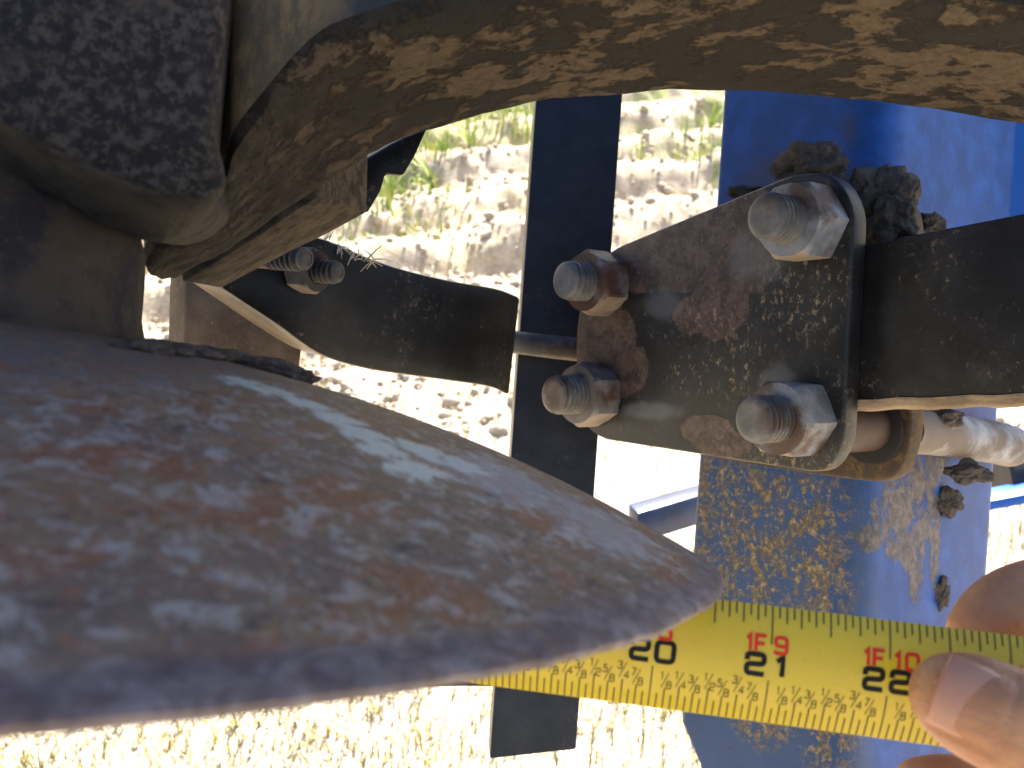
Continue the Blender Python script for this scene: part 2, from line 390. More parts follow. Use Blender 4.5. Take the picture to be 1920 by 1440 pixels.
sp_prof = [(.0540, .000), (.0525, .0045), (.0490, .008), (.0462, .013), (.0448, .020), (.0446, .030), (.0440, .038), (.0420, .044), (.0400, .050), (.0400, .070)]
o = to_obj('disc_spool', lathe(sp_prof, sb, DAX, seg=96, auto=.7, rfun=lambda r, z, a: r * (1 + .012 * mnoise.noise(Vector((math.cos(a) * 6, math.sin(a) * 6, z * 160))))), SPOOL)
props(o, 'mud caked round spool hub seated on the crown of the disc', 'hub')
# crust of dried mud along the crown
def mud_mesh(center, radii, seed, sub=5, amp=.55, rot=None):
    bm = bmesh.new(); bmesh.ops.create_icosphere(bm, subdivisions=sub, radius=1); off = Vector((seed * 5.3, seed * 2.1, seed * 1.7))
    for v in bm.verts:
        d = v.co.normalized(); k = 1 + amp * mnoise.fractal(d * 1.3 + off, 1.1, 2.1, 3) + .07 * mnoise.fractal(d * 6 + off, .9, 2.2, 4)
        c = mnoise.cell(d * 5 + off); k += .05 * (c if isinstance(c, float) else 0)
        v.co = d * max(.3, k)
    M_ = Matrix.Diagonal((*radii, 1)); 
    if rot: M_ = rot.to_4x4() @ M_
    bm.transform(Matrix.Translation(center) @ M_); return bm_mesh(bm)
m = Mat('dried_mud'); g1 = m.noise(70, 7, .7); g2 = m.noise(420, 6, .75)
c = m.mix(m.ramp(g1, .35, .65), (.085, .070, .058), (.15, .124, .10)); c = m.mix(m.ramp(g2, .52, .70), c, (.21, .18, .145))
MUDM = m.out(c, .95, nrm=m.bump(m.math('ADD', m.math('MULTIPLY', g1, 1.2), g2), 1.0, .002), spec=.1)
crust = [mud_mesh(D(x_, y_) + dO, (.0045 + .002 * random.random(), .006, .0017), k + 30, 4, .4) for k, (x_, y_) in enumerate(
    [(250 + 13 * q, 646 + 6 + (.0004 * (13 * q) ** 2 + .05 * 13 * q) * 1.0 + 4 * math.sin(q * 2.7)) for q in range(25)])]
o = to_obj('mud_crust', join(crust), MUDM); props(o, 'flaky grey mud crust dried along the crown of the disc', 'mud')

# ------------------------------------------------------------------ bearing housing
m = Mat('cast_iron_housing'); g1 = m.noise(420, 6, .72); g2 = m.noise(110, 7, .7); g3 = m.noise(9, 3, .5)
c = m.mix(m.ramp(g1, .46, .60), (.009, .0078, .008), (.056, .046, .040)); c = m.mix(m.math('MULTIPLY', m.ramp(g2, .5, .7), .5), c, (.06, .046, .034))
c = m.mix(m.math('MULTIPLY', m.ramp(m.down(), .15, .5), .8), c, m.mix(m.ramp(m.noise(60, 7, .7, vec=m.map((1, 1, 2.5))), .35, .62), (.030, .023, .017), (.10, .078, .05)))
HOUS = m.out(c, .8, nrm=m.bump(m.math('ADD', g1, g2), .8, .002), spec=.3)
f0 = [(-150, -150, .245), (440, -150, .268), (426, 60, .265), (406, 272, .262), (438, 345, .268), (392, 382, .264), (300, 362, .258), (200, 328, .252), (100, 280, .246), (0, 232, .24), (-150, 165, .232)]
f1_ = [(-150, -150, .285), (428, -150, .30), (410, 60, .30), (392, 280, .30), (408, 388, .305), (345, 442, .305), (272, 455, .298), (192, 420, .292), (112, 374, .288), (0, 312, .283), (-150, 228, .276)]
L0 = [V(p[0], p[1], p[2] * .80) for p in f0]; L1 = [V(p[0], p[1], p[2] * .80) for p in f1_]; L2 = [p + Vector((-.022, .10, .012)) for p in L1]
o = to_obj('bearing_housing', loft([L0, L1, L2], bevel=.005, seg=4, auto=1.2), HOUS)
props(o, 'dark rough cast bearing housing above the spool hub', 'bearing housing')

# ------------------------------------------------------------------ curved shank
m = Mat('mud_splashed_steel'); v = m.map((1, 1, 1)); st = m.map((.75, 1.05, 1.05))
g1 = m.noise(70, 9, .70, vec=st); g2 = m.noise(330, 6, .75); g3 = m.noise(16, 4, .6)
mask = m.ramp(m.math('ADD', m.math('MULTIPLY', g1, .8), m.math('MULTIPLY', g3, .38)), .555, .62)
sx = m.n('SeparateXYZ', {0: m.P})
mask = m.math('MAXIMUM', m.math('MULTIPLY', mask, .95), m.math('MULTIPLY', m.ramp(g2, .60, .68), .6))
c = m.mix(mask, m.mix(g2, (.010, .009, .007), (.034, .029, .022)), m.mix(m.ramp(g2, .3, .7), (.056, .040, .024), (.120, .086, .052)))
g4 = m.noise(140, 6, .7)
lowleft = m.ramp(sx.outputs[0], -.015, -.085)                  # thinner grey film near the bearing
film = m.mix(m.ramp(m.math('ADD', m.math('MULTIPLY', g4, .6), m.math('MULTIPLY', g1, .4)), .40, .60), (.024, .019, .014), (.078, .060, .042))
c = m.mix(m.math('MULTIPLY', lowleft, .85), c, film)
SHANKM = m.out(c, .88, nrm=m.bump(m.math('ADD', m.math('MULTIPLY', mask, 1.4), m.math('MULTIPLY', g2, .5)), .8, .0016), spec=.2)
m = Mat('shank_side_paint'); g = m.noise(110, 8, .72, vec=m.map((1, 1, .35))); g2 = m.noise(320, 6, .75)
sx = m.n('SeparateXYZ', {0: m.P}); side = m.ramp(m.math('ADD', sx.outputs[0], m.math('MULTIPLY', g, .02)), -.030, -.052)
c = m.mix(m.math('MULTIPLY', m.ramp(g, .45, .75), .35), (.020, .024, .028), (.09, .075, .05))
c = m.mix(side, c, m.mix(m.ramp(g, .40, .58), (.25, .165, .078), (.12, .092, .055)))
c = m.mix(m.math('MULTIPLY', m.ramp(g2, .55, .7), .4), c, (.06, .05, .04))
SHANKF = m.out(c, .7, nrm=m.bump(g2, .5, .001), spec=.3)
near = [(2080, 38, .285), (1800, 12, .285), (1550, -8, .283), (1300, -12, .28), (1100, 0, .278), (950, 15, .276), (850, 35, .275), (750, 60, .273), (660, 90, .271), (605, 115, .27), (555, 160, .27), (500, 225, .27), (442, 300, .272), (420, 362, .28), (350, 440, .292), (290, 480, .302), (272, 518, .308)]
far_ = [(2080, 280, .37), (1800, 225, .37), (1550, 194, .365), (1300, 183, .36), (1100, 194, .355), (960, 215, .352), (870, 238, .35), (800, 258, .348), (734, 285, .345), (690, 308, .345), (642, 338, .345), (573, 385, .345), (500, 432, .345), (458, 458, .345), (405, 492, .345), (360, 516, .345), (338, 527, .345)]
nb = catmull([V(*p) for p in near], 5); fb = catmull([V(*p) for p in far_], 5)
bm = bmesh.new(); rows = []
for i, (a, b) in enumerate(zip(nb, fb)):
    upv = Vector((-.004, .012, .085)); t_ = i / (len(nb) - 1); upv *= 1.0
    sec = []; J = 14
    for j in range(J + 1):
        s_ = j / J; p_ = a.lerp(b, s_); dz = .0028 * ((2 * s_ - 1) ** 8) + .0012 * mnoise.noise(p_ * 60) + .0007 * mnoise.noise(p_ * 170)
        sec.append(p_ + Vector((0, 0, dz)))
    sec += [b + Vector((0, .001, .008)), b + upv * .95, a + upv, a + upv * .5, a + Vector((0, -.0012, .008))]
    rows.append([bm.verts.new(p) for p in sec])
nS = len(rows[0])
for a, b in zip(rows, rows[1:]):
    for j in range(nS):
        k = (j + 1) % nS; f = bm.faces.new((a[j], a[k], b[k], b[j])); f.material_index = 1 if j in (nS - 3, nS - 2, ) else 0
bm.faces.new(rows[0]); bm.faces.new(rows[-1][::-1])
me = bm_mesh(bm, .9)
o = to_obj('curved_shank', me, [SHANKM, SHANKF], origin=Vector((0, .3, .04)))
props(o, 'thick curved steel shank arching overhead with tan mud splashed underneath', 'shank')
def Vs(lst): return [V(*p) for p in lst]
m = Mat('dust_film_steel'); g1 = m.noise(120, 7, .7, vec=m.map((.6, 1, 1))); g2 = m.noise(400, 5, .7)
WEAR = m.out(m.mix(m.math('MULTIPLY', m.ramp(g2, .56, .7), .6), m.mix(m.ramp(g1, .35, .62), (.035, .028, .02), (.125, .095, .062)), (.02, .017, .014)), .85, nrm=m.bump(m.math('ADD', g1, g2), .6, .001), spec=.2)
# plate bolted under the shank beside the seam, and the black cap behind it
pl = [(338, 529, .349), (405, 494, .349), (458, 460, .349), (573, 387, .349), (600, 368, .350), (651, 379, .372), (690, 400, .388), (610, 438, .390), (550, 470, .388), (413, 542, .384)]
o = to_obj('wear_plate', prism(Vs(pl), Vector((0, .004, .03)), .0015, 2), WEAR)
props(o, 'tan dusted wear plate running along the seam of the curved shank', 'plate')
pc = [(590, 360, .41), (642, 325, .41), (734, 270, .41), (805, 235, .41), (779, 293, .41), (757, 330, .41), (724, 326, .41), (715, 358, .41), (690, 401, .41), (651, 378, .41)]
o = to_obj('scalloped_cap', prism(Vs(pc), Vector((-.01, .02, .004)), .0012, 2), BLACK)
props(o, 'black steel cap with a stepped edge behind the curved shank', 'cap')

# ------------------------------------------------------------------ scraper arm, its bolts, stop plate
top = [(400, 420, .44), (470, 430, .445), (540, 438, .45), (600, 446, .455), (640, 462, .462), (700, 487, .475), (770, 509, .49), (850, 527, .51), (930, 541, .535), (974, 558, .556)]
bot = [(417, 542, .44), (455, 567, .445), (525, 613, .452), (578, 652, .46), (622, 674, .467), (690, 692, .478), (770, 704, .492), (860, 716, .512), (920, 726, .537), (953, 741, .556)]
bb = [(350, 522, .51), (400, 556, .512), (480, 610, .515), (555, 654, .515)]
tp = catmull(Vs(top), 4); bt = catmull(Vs(bot), 4)
bk = catmull(Vs(bb) + [p + Vector((0, .016, 0)) for p in Vs(bot)[4:]], 4)
loops = []
for a, b, c_ in zip(tp, bt, bk):
    fc = [a.lerp(b, k / 6) + Vector((0, -.0022 * math.sin(math.pi * k / 6), 0)) for k in range(7)]
    loops.append(fc + [c_, a + Vector((0, .014, .001))])
o = to_obj('bent_steel_bar', loft(loops, bevel=.0016, seg=2, auto=.55), BLACK)
props(o, 'black bent flat steel arm bolted near the shank and reaching the upright bar', 'arm')
# thread and nut makers
STEEL = None
def metal_mat(name, c1, c2, c3, rustm=.3, metal=.35, rough=.5, dd=.8):
    m = Mat(name); g1 = m.noise(90, 6, .65); g2 = m.noise(500, 5, .7); g3 = m.noise(35, 5, .6)
    c = m.mix(m.ramp(g1, .35, .7), c1, c2); c = m.mix(m.ramp(g3, .62 - rustm * .3, .70 - rustm * .2), c, c3)
    d = m.ramp(m.math('ADD', m.down(), m.math('MULTIPLY', m.math('SUBTRACT', g1, .5), .8)), .25, .7)
    c = m.mix(m.math('MULTIPLY', d, dd), c, m.mix(g2, (.17, .125, .075), (.40, .31, .20)))  # undersides tinted tan: painted bounce from the ground, with some mud
    c = m.mix(m.math('MULTIPLY', m.ramp(g2, .6, .75), .5), c, (.07, .055, .045))
    return m.out(c, m.math('ADD', rough, m.math('MULTIPLY', g1, .3)), metal=m.math('MULTIPLY', m.math('SUBTRACT', 1.0, d), metal), nrm=m.bump(m.math('ADD', g1, g2), .4, .0006), spec=.5)
GALV = metal_mat('dull_galvanised_steel', (.17, .18, .19), (.30, .315, .335), (.10, .066, .046), .55, .3)
THREAD = metal_mat('worn_thread_steel', (.10, .095, .088), (.18, .175, .168), (.075, .055, .042), .4, .3, .45, .6)
RUSTNUT = metal_mat('rusty_nut_steel', (.10, .088, .082), (.18, .165, .158), (.075, .038, .026), .55, .2, .55, .7)
DARKN = metal_mat('dark_nut_steel', (.05, .048, .046), (.10, .095, .09), (.05, .03, .022), .4, .2, .55, .6)
def nut_mesh(base, axis, af, h, rot, cham=.12):
    def rf(r, z, a):
        hexr = af / 2 / max(.5, math.cos(((a - rot + math.pi / 6) % (math.pi / 3)) - math.pi / 6)); return min(hexr, r)
    c = af / 2 / math.cos(math.pi / 6); f = af * .5
    pr = [(f * .55, 0), (f * 1.0, 0), (c * .985, h * .06), (c, h * .12), (c, h * .80), (c * .985, h * .86), (f * 1.0, h), (f * .62, h), (f * .58, h * .9)]
    return lathe(pr, base, axis, seg=72, rfun=rf, auto=.35, rot=0)
def thread_mesh(base, axis, r, length, pitch=.0030, depth=.0017, seg=40):
    pr = [(r - depth, 0)]; z = .0
    while z + pitch < length - .001:
        pr += [(r - depth, z + pitch * .15), (r, z + pitch * .42), (r, z + pitch * .62), (r - depth, z + pitch * .9)]; z += pitch
    pr += [(r - depth * .4, length - .0012), (r - depth * 1.1, length - .0004), (r - depth * 1.6, length), (r * .5, length - .0003), (.0002, length - .0004)]
    return lathe(pr, base, axis, seg=seg, auto=.7)
def stud(parent, tip, axis, r, af, nh, prot, shank, rot, mt, mn, name='bolt'):
    """threaded stud whose end is at tip; axis points at the free end"""
    b = to_obj(name, join([thread_mesh(tip - axis * (prot + .004), axis, r, prot + .004), lathe([(r * .93, 0), (r * .93, shank)], tip - axis * (prot + .004 + shank), axis, seg=32)]), mt, parent=parent)
    if nh: to_obj('nut', nut_mesh(tip - axis * (prot + nh), axis, af, nh, rot), mn, parent=b)
    return b
sa = thing('scraper_bolt', V(600, 520, .46), 'pair of dark threaded studs with a hex nut on the black scraper arm', 'bolt')
ax = Vector((.80, -.52, -.10)).normalized()
stud(sa, V(637, 511, .436), ax, .0052, .018, .011, .013, .012, .2, DARKN, DARKN, 'stud')
stud(sa, V(577, 486, .424), ax, .0054, .019, 0, .018, .022, .2, DARKN, DARKN, 'stud')
m = Mat('brown_dust_plate'); g1 = m.noise(40, 7, .65); g2 = m.noise(350, 5, .7)
c = m.mix(m.ramp(g1, .35, .7), (.075, .055, .038), (.14, .105, .07)); BROWN = m.out(m.mix(m.ramp(g2, .55, .75), c, (.20, .16, .11)), .9, nrm=m.bump(g2, .6, .001), spec=.2)
o = to_obj('stop_plate', prism(Vs([(350, 470, .53), (600, 470, .53), (566, 660, .53), (558, 720, .53), (342, 740, .53)]), Vector((-.016, .022, 0)), .0015), BROWN)
props(o, 'brown dusty steel plate standing behind the disc under the black arm', 'plate')

rs = random.Random(4); bits = []
for (x_, y_) in [(612, 452), (628, 459), (640, 463), (655, 470), (670, 477), (684, 483), (690, 486), (696, 488)]:
    for q in range(4):
        a = V(x_ + rs.uniform(-8, 8), y_ + rs.uniform(-3, 5), .462); l_ = rs.uniform(.003, .009); d_ = Vector((rs.uniform(-1, 1), rs.uniform(-1, .2), rs.uniform(-1, .7))).normalized()
        bits.append(tube([a, a + d_ * l_ * .5 + Vector((0, 0, .0006)), a + d_ * l_], [.00035, .0003, .00015], 5))
o = to_obj('straw_wisps', join(bits), STRAW); props(o, 'wisps of dry straw caught on the top edge of the bent black bar', 'straw')

# ------------------------------------------------------------------ black upright bar, lower bar and rusty rod
o = to_obj('upright_bar', prism(roundpoly(Vs([(1022, -60, .612), (1184, -60, .612), (1080, 1405, .575), (918, 1423, .575)]), .001, 3), Vector((-.0014, .022, 0)), .005, 5, auto=.9), BLACK2)
props(o, 'blue black upright flat steel bar standing behind the clamp bracket', 'bar')
o = to_obj('lower_bar', prism(Vs([(420, 1130, .60), (900, 1160, .60), (1015, 1200, .60), (1010, 1289, .60), (760, 1288, .60), (690, 1270, .60), (560, 1235, .60)]), Vector((0, .02, 0)), .002), BLACK)
props(o, 'dark low bar showing under the disc rim beside the upright bar foot', 'bar')
o = to_obj('rusty_rod', tube([V(938, 638, .585), V(985, 644, .578), V(1040, 651, .572), V(1110, 659, .566)], .0066, 20, jit=.08), DARKN)
props(o, 'short rusty round rod between the scraper arm and clamp plate', 'rod')

# ------------------------------------------------------------------ clamp bracket: plates, bolts, nuts
CP = .3795
org = onp(1330, 880, CP)
cb = thing('clamp_bracket', org, 'bolted clamp bracket with chipped black plates and four hex nuts', 'bracket')
def loc(px, py, c=CP): return onp(px, py, c) - org
def plate_extra(m, c, h, fine, mid, big):
    nz = m.noise(55, 8, .68, dist=.4)
    R = lambda px, py, a, b: (loc(px, py), (a, .2, b))
    rm = m.blobs([R(1180, 480, .018, .016), R(1240, 470, .026, .022), (loc(1310, 455), (.026, .2, .026)), R(1360, 450, .020, .032), R(1345, 560, .012, .020), R(1300, 590, .008, .010),
                  R(1105, 600, .016, .024), R(1120, 650, .019, .026), R(1150, 690, .017, .016), R(1090, 560, .02, .02),
                  R(1325, 808, .011, .008), R(1350, 830, .012, .007)], .06, m.noise(75, 9, .74), .75)
    pit = m.noise(420, 6, .75); rust = m.mix(m.ramp(m.noise(110, 8, .7), .38, .62), (.040, .026, .020), (.095, .064, .050)); rust = m.mix(m.math('MULTIPLY', m.ramp(pit, .56, .66), .8), rust, (.155, .115, .095)); rust = m.mix(m.math('MULTIPLY', m.ramp(pit, .44, .36), .8), rust, (.022, .014, .012))
    edge = m.math('SUBTRACT', m.ramp(rm, .02, .30), m.ramp(rm, .35, .8))
    c = m.mix(rm, c, rust)
    lift = m.blobs([R(1420, 480, .012, .016), R(1460, 720, .008, .012), R(1245, 570, .010, .010), R(1220, 770, .018, .006)], .6, nz, 1.3)
    c = m.mix(m.math('MULTIPLY', lift, .35), c, (.16, .17, .18))
    tan = m.blobs([R(1330, 600, .018, .02), R(1400, 660, .012, .03), R(1480, 560, .02, .03), R(1540, 500, .012, .04), R(1500, 870, .03, .010), R(1330, 700, .03, .02), R(1470, 840, .02, .014)], .9, nz, 1.2)
    sm = m.math('MULTIPLY', tan, m.ramp(m.noise(330, 8, .78, vec=m.map((1, 1, .7))), .545, .62))
    c = m.mix(m.math('MULTIPLY', sm, .75), c, (.33, .25, .15))
    h = m.math('ADD', m.math('MULTIPLY', h, .7), m.math('MULTIPLY', m.math('ADD', m.math('ADD', edge, m.math('MULTIPLY', pit, m.math('MULTIPLY', rm, 1.2))), m.math('SUBTRACT', sm, rm)), 1.6))
    return c, h
PLATE = paint_mat('chipped_black_plate', (.0085, .0088, .009), .38, spec=.3, extra=plate_extra, dust_bounce=1.0, rough=.42, speck=300)
fp = [(1098, 520), (1140, 470), (1390, 366), (1490, 325), (1560, 322), (1602, 385), (1580, 835), (1545, 888), (1440, 872), (1120, 822), (1082, 780), (1078, 620)]
fo = roundpoly([onp(x, y, CP) for x, y in fp], [.012, .012, .02, .015, .014, .016, .018, .012, .02, .012, .012, .02], 5)
to_obj('front_plate', prism(fo, NB * .011, .0016, 3, auto=.7), PLATE, parent=cb)
bo = roundpoly([onp(x, y, CP + .062) for x, y in [(1180, 470), (1400, 385), (1630, 352), (1700, 372), (1712, 450), (1708, 820), (1680, 905), (1600, 900), (1400, 870), (1200, 830)]], [.01, .01, .012, .012, .01, .018, .018, .01, .01, .01], 5)
BPL = paint_mat('dirty_rear_plate', (.040, .027, .016), 1.5, speck=140, dust_bounce=1.0, rust=.25, rough=.6, dustcol=(.13, .085, .042), spec=.2)
to_obj('rear_plate', prism(bo, NB * .013, .002, 3, auto=.7), BPL, parent=cb)
dk = Mat('hole_dark'); DK = dk.out((.012, .010, .009), .9)
hc = onp(1633, 806, CP + .0605)
to_obj('bolt_hole', lathe([(.0165, 0), (.0160, .0022), (.0145, .0026), (.0002, .0020)], hc + NB * .0012, -NB, seg=40), DK, parent=cb)
m = Mat('rust_brown_bolt'); g1 = m.noise(80, 6, .6); SHK = m.out(m.mix(g1, (.035, .019, .013), (.10, .058, .04)), .6, metal=.2, nrm=m.bump(g1, .4, .0008))
to_obj('bolt_shank', lathe([(.0112, 0), (.0112, .062)], hc - NB * .050 + Vector((0, 0, .0012)), NB, seg=36), SHK, parent=cb)
AX = -NB
stud(cb, V(1434, 405, .414), AX, .0101, .0305, .0205, .0155, .012, math.radians(30), THREAD, GALV)
stud(cb, V(1411, 787, .417), AX, .0101, .0305, .0205, .0160, .012, math.radians(24), THREAD, GALV)
stud(cb, V(1058, 525, .510), AX, .0101, .030, .0175, .0140, .05, math.radians(2), THREAD, RUSTNUT)
stud(cb, V(1036, 740, .513), AX, .0101, .030, .0175, .0165, .05, math.radians(-4), THREAD, RUSTNUT)

# black tool bar clamped between the plates
CB = CP + .0115
tb = [onp(1560, 470, CB), onp(2150, 356, CB), onp(2150, 740, CB), onp(1560, 757, CB)]
to = to_obj('tool_bar', prism(roundpoly(tb, .004, 4), NB * .048, .003, 3, auto=.8), BLACK)
props(to, 'black square steel bar held in the clamp bracket and running away from it', 'bar')
m = Mat('caked_dust'); g1 = m.noise(60, 7, .7, vec=m.map((.5, .5, 2))); g2 = m.noise(420, 5, .7)
CAKE = m.out(m.mix(m.ramp(g1, .3, .7), (.17, .125, .08), (.40, .31, .20)), .95, nrm=m.bump(m.math('ADD', g1, g2), .9, .0015), spec=.1)
pth = [onp(1600 + 45 * k, 756 - 1.5 * k + 1.5 * math.sin(k * 2.3), CB + .001) for k in range(13)]
lip = [[p + NT_ * 0 + Vector((0, 0, z)) - NB * a for z, a in ((.0015, .0018), (-.0018, .0014), (-.0034 - .0006 * mnoise.noise(p * 200), -.002), (-.002, -.03), (.0015, -.03))] for p in catmull(pth, 4)]
to_obj('dust_crust', loft(lip, auto=1.2), CAKE, parent=to)

# ------------------------------------------------------------------ blue post
pa = .4545; pO = onp(1560, 1380, pa)
def sect(dz, shift, cut=False):
    return None
a0 = onp(1348, 230, pa); 
W1, W2, RC = .101, .150, .024
def section(o_):                                              # o_ = left front corner
    c0 = o_; c1 = o_ + NT_ * W1; c2 = c1 + NB * W2; c3 = c0 + NB * W2
    return roundpoly([c0, c1, c2, c3], [.006, RC, .012, .012], 9)
ptop = onp(1376, -160, pa); 
lean = (onp(1296, 1000, pa - .012) - onp(1348, 230, pa)) / (770 / 1.0)
base_top = onp(1348, 230, pa)
secs = []; levels = [-420, -200, 0, 120, 230, 330, 450, 560, 700, 820, 900, 1000, 1100, 1200, 1300, 1352]
for L_ in levels: secs.append(section(base_top + lean * (L_ - 230)))
s1 = [p.copy() for p in section(base_top + lean * (1475 - 230))]
cut = base_top + lean * (1352 - 230)
s1 = [p + NT_ * max(0, .030 - (p - (base_top + lean * (1475 - 230))).dot(NT_)) for p in s1]
secs.append(s1)
def blue_extra(m, c, h, fine, mid, big):
    nz = m.noise(70, 8, .68, dist=.3); nz2 = m.noise(170, 7, .72)
    B = lambda px, py, a, b, d=.5: (V(px, py, d) - pO, (a, .4, b))
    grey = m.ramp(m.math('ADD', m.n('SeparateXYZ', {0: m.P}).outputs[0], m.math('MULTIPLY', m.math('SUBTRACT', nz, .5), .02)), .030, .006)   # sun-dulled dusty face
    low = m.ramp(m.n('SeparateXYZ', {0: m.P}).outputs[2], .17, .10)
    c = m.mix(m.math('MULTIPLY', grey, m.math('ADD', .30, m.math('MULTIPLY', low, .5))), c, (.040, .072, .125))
    tan = m.blobs([B(1400, 930, .035, .03), B(1480, 960, .03, .03), B(1420, 1040, .035, .04), B(1530, 1080, .026, .035), B(1440, 1110, .03, .03), B(1520, 960, .03, .03), B(1330, 950, .02, .03), B(1450, 1380, .02, .02), B(1560, 1400, .02, .02)], .75, nz, 1.2)
    grit = m.noise(330, 8, .78)
    tm = m.math('MULTIPLY', tan, m.ramp(m.math('ADD', m.math('MULTIPLY', grit, .62), m.math('ADD', m.math('MULTIPLY', nz, .30), m.math('MULTIPLY', nz2, .2))), .540, .575))
    c = m.mix(tm, c, m.mix(m.ramp(grit, .5, .68), (.13, .095, .05), (.40, .30, .16)))
    gm = m.blobs([B(1700, 920, .012, .016), B(1715, 980, .016, .022), B(1660, 960, .007, .008), B(1745, 1030, .010, .018), B(1775, 1000, .005, .026), B(1780, 940, .010, .012), B(1765, 1110, .006, .014), B(1760, 885, .018, .010), B(1825, 900, .010, .010), B(1700, 870, .016, .006), B(1765, 1060, .005, .03), B(1800, 980, .006, .02), B(1820, 1040, .004, .03), B(1640, 1010, .010, .008)], .12, m.noise(95, 10, .78, dist=.6), 1.9)
    gm = m.math('MULTIPLY', gm, m.ramp(m.noise(75, 9, .78, dist=.5), .40, .50))
    c = m.mix(m.math('MULTIPLY', gm, .92), c, m.mix(m.ramp(m.noise(260, 7, .75), .36, .64), (.050, .041, .034), (.165, .138, .112)))
    spots = m.math('MULTIPLY', m.ramp(nz2, .605, .65), m.ramp(m.noise(24, 5, .65), .44, .60))
    c = m.mix(m.math('MULTIPLY', spots, .85), c, (.10, .075, .05))
    top_ = m.blobs([B(1600, 235, .005, .014), B(1560, 330, .03, .012), B(1480, 300, .02, .02), B(1365, 250, .005, .006)], .8, nz, 1.0)
    c = m.mix(m.math('MULTIPLY', top_, .55), c, (.06, .055, .06))
    h = m.math('ADD', m.math('MULTIPLY', h, .4), m.math('MULTIPLY', m.math('ADD', m.math('ADD', tm, gm), spots), 2.0))
    return c, h
BLUE = paint_mat('weathered_blue_paint', (.0035, .046, .20), .08, extra=blue_extra, rough=.45, speck=420, spec=.22)
o = to_obj('blue_post', loft(secs, auto=.9), BLUE, origin=pO)
props(o, 'muddy blue painted rectangular steel post with rounded corners', 'post')
m = Mat('clean_blue_paint'); g = m.noise(30, 5, .6); BLUE2 = m.out(m.mix(g, (.010, .085, .36), (.016, .105, .41)), .4, nrm=m.bump(m.noise(200), .15, .0005))
bf = [V(1850, -260, .70), V(2300, -260, .62), V(2300, 560, .62), V(1850, 600, .70)]
o = to_obj('frame_beam', prism(bf, Vector((.06, .12, 0)), .004), BLUE2)
props(o, 'clean bright blue frame beam behind the blue post above the tool bar', 'beam')
bl = [V(1178, 950, .80), V(1196, 972, .80), V(1330, 1020, .80), V(1330, 900, .80)]
A = V(1196, 962, .78); Bq = V(1480, 880, .90)
def bar_between(a, b, hgt, dep, bevel=.002, back=Vector((0, 1, 0))):
    loops = []
    for p in (a, b): loops.append([p, p + Vector((0, 0, -hgt)), p + Vector((0, 0, -hgt)) + back * dep, p + back * dep])
    return loft(loops, bevel=bevel)
o = to_obj('blue_cross_bar', bar_between(A, Bq, .024, .022, back=Vector((-.25, 1, .25)).normalized()), paint_mat('dusty_blue_bar', (.004, .015, .055), .2, speck=200, rough=.3))
props(o, 'blue angled cross bar end poking out between disc and blue post', 'bar')
o = to_obj('thin_blue_rail', bar_between(V(1700, 968, .95), V(2100, 893, .95), .010, .03, back=Vector((0, 1, .25)).normalized()), BLUE2)
props(o, 'thin blue rail in the background behind the grey bolt end', 'rail')
o = to_obj('dark_roller', lathe([(.002, 0), (.022, .0), (.026, .003), (.026, .2), (.002, .2)], V(1872, 896, 1.0), Vector((1, .12, .1)), seg=40), BLACK2)
props(o, 'dark round roller end in the background above the thin blue rail', 'roller')
# grey round bolt end passing the blue post
ub = catmull([V(1690, 806, .50), V(1745, 810, .52), V(1820, 822, .548), V(1885, 834, .57), V(1893, 836, .574)], 6)
rad_ = [.0118] * (len(ub)); 
ub2 = ub + [ub[-1] + (ub[-1] - ub[-5]).normalized() * k for k in (.002, .004, .0055, .0065)]; rad_ += [.0115, .0098, .0072, .003]
GREYR = metal_mat('grey_bolt_rod', (.24, .24, .25), (.42, .42, .43), (.16, .125, .10), .75, .1, .55, .5)
o = to_obj('grey_rod_end', tube(ub2, rad_, 32, jit=.03), GREYR)
props(o, 'thick pale grey rounded rod end sticking out past the blue post', 'rod')

# mud lumps
ROTF = Matrix((NB, NT_, Vector((0, 0, 1)))).transposed()
def onface(px, py):                                          # point on the post's right-hand face
    c1 = base_top + NT_ * W1 + lean * (py - 230); r = V(px, py, 1); return r * (c1.dot(NT_) / r.dot(NT_))
for nm_, px_, py_, d_, r_, lab in [
        ('mud_clod', 1525, 318, .475, (.017, .012, .0105), 'biggest dark mud clod behind the upper large nut'),
        ('mud_clod', 1655, 372, .468, (.016, .012, .014), 'crumbly dark mud clod packed beside the bracket top corner'),
        ('mud_clod', 1672, 415, .455, (.010, .010, .011), 'dark mud lump wedged between bracket plates above the black bar'),
        ('mud_clod', 1400, 362, .50, (.010, .006, .0035), 'flat mud smear along the clamp plate top edge'),
        ('mud_clod', 1742, 425, .49, (.008, .006, .006), 'small mud lump behind the rear plate tip on the bar'),
        ('mud_clod', 1774, 942, .498, (.0085, .0060, .0085), 'oval mud lump stuck on the blue post'),
        ('mud_clod', 1815, 888, .53, (.011, .006, .006), 'mud lump hanging under the grey rod end'),
        ('mud_clod', 1766, 1112, .496, (.0060, .0035, .0085), 'narrow mud streak low on the blue post'),
        ('mud_clod', 1765, 782, .515, (.011, .008, .006), 'mud lump lying on top of the grey rod')]:
    pc_ = onface(px_, py_) if 'blue post' in lab else V(px_, py_, d_)
    o = to_obj(nm_, mud_mesh(pc_, r_, px_ * .013, 5, .5, rot=ROTF if 'blue post' in lab else None), MUDM); props(o, lab, 'mud', 'mud clods stuck on the bracket and post')

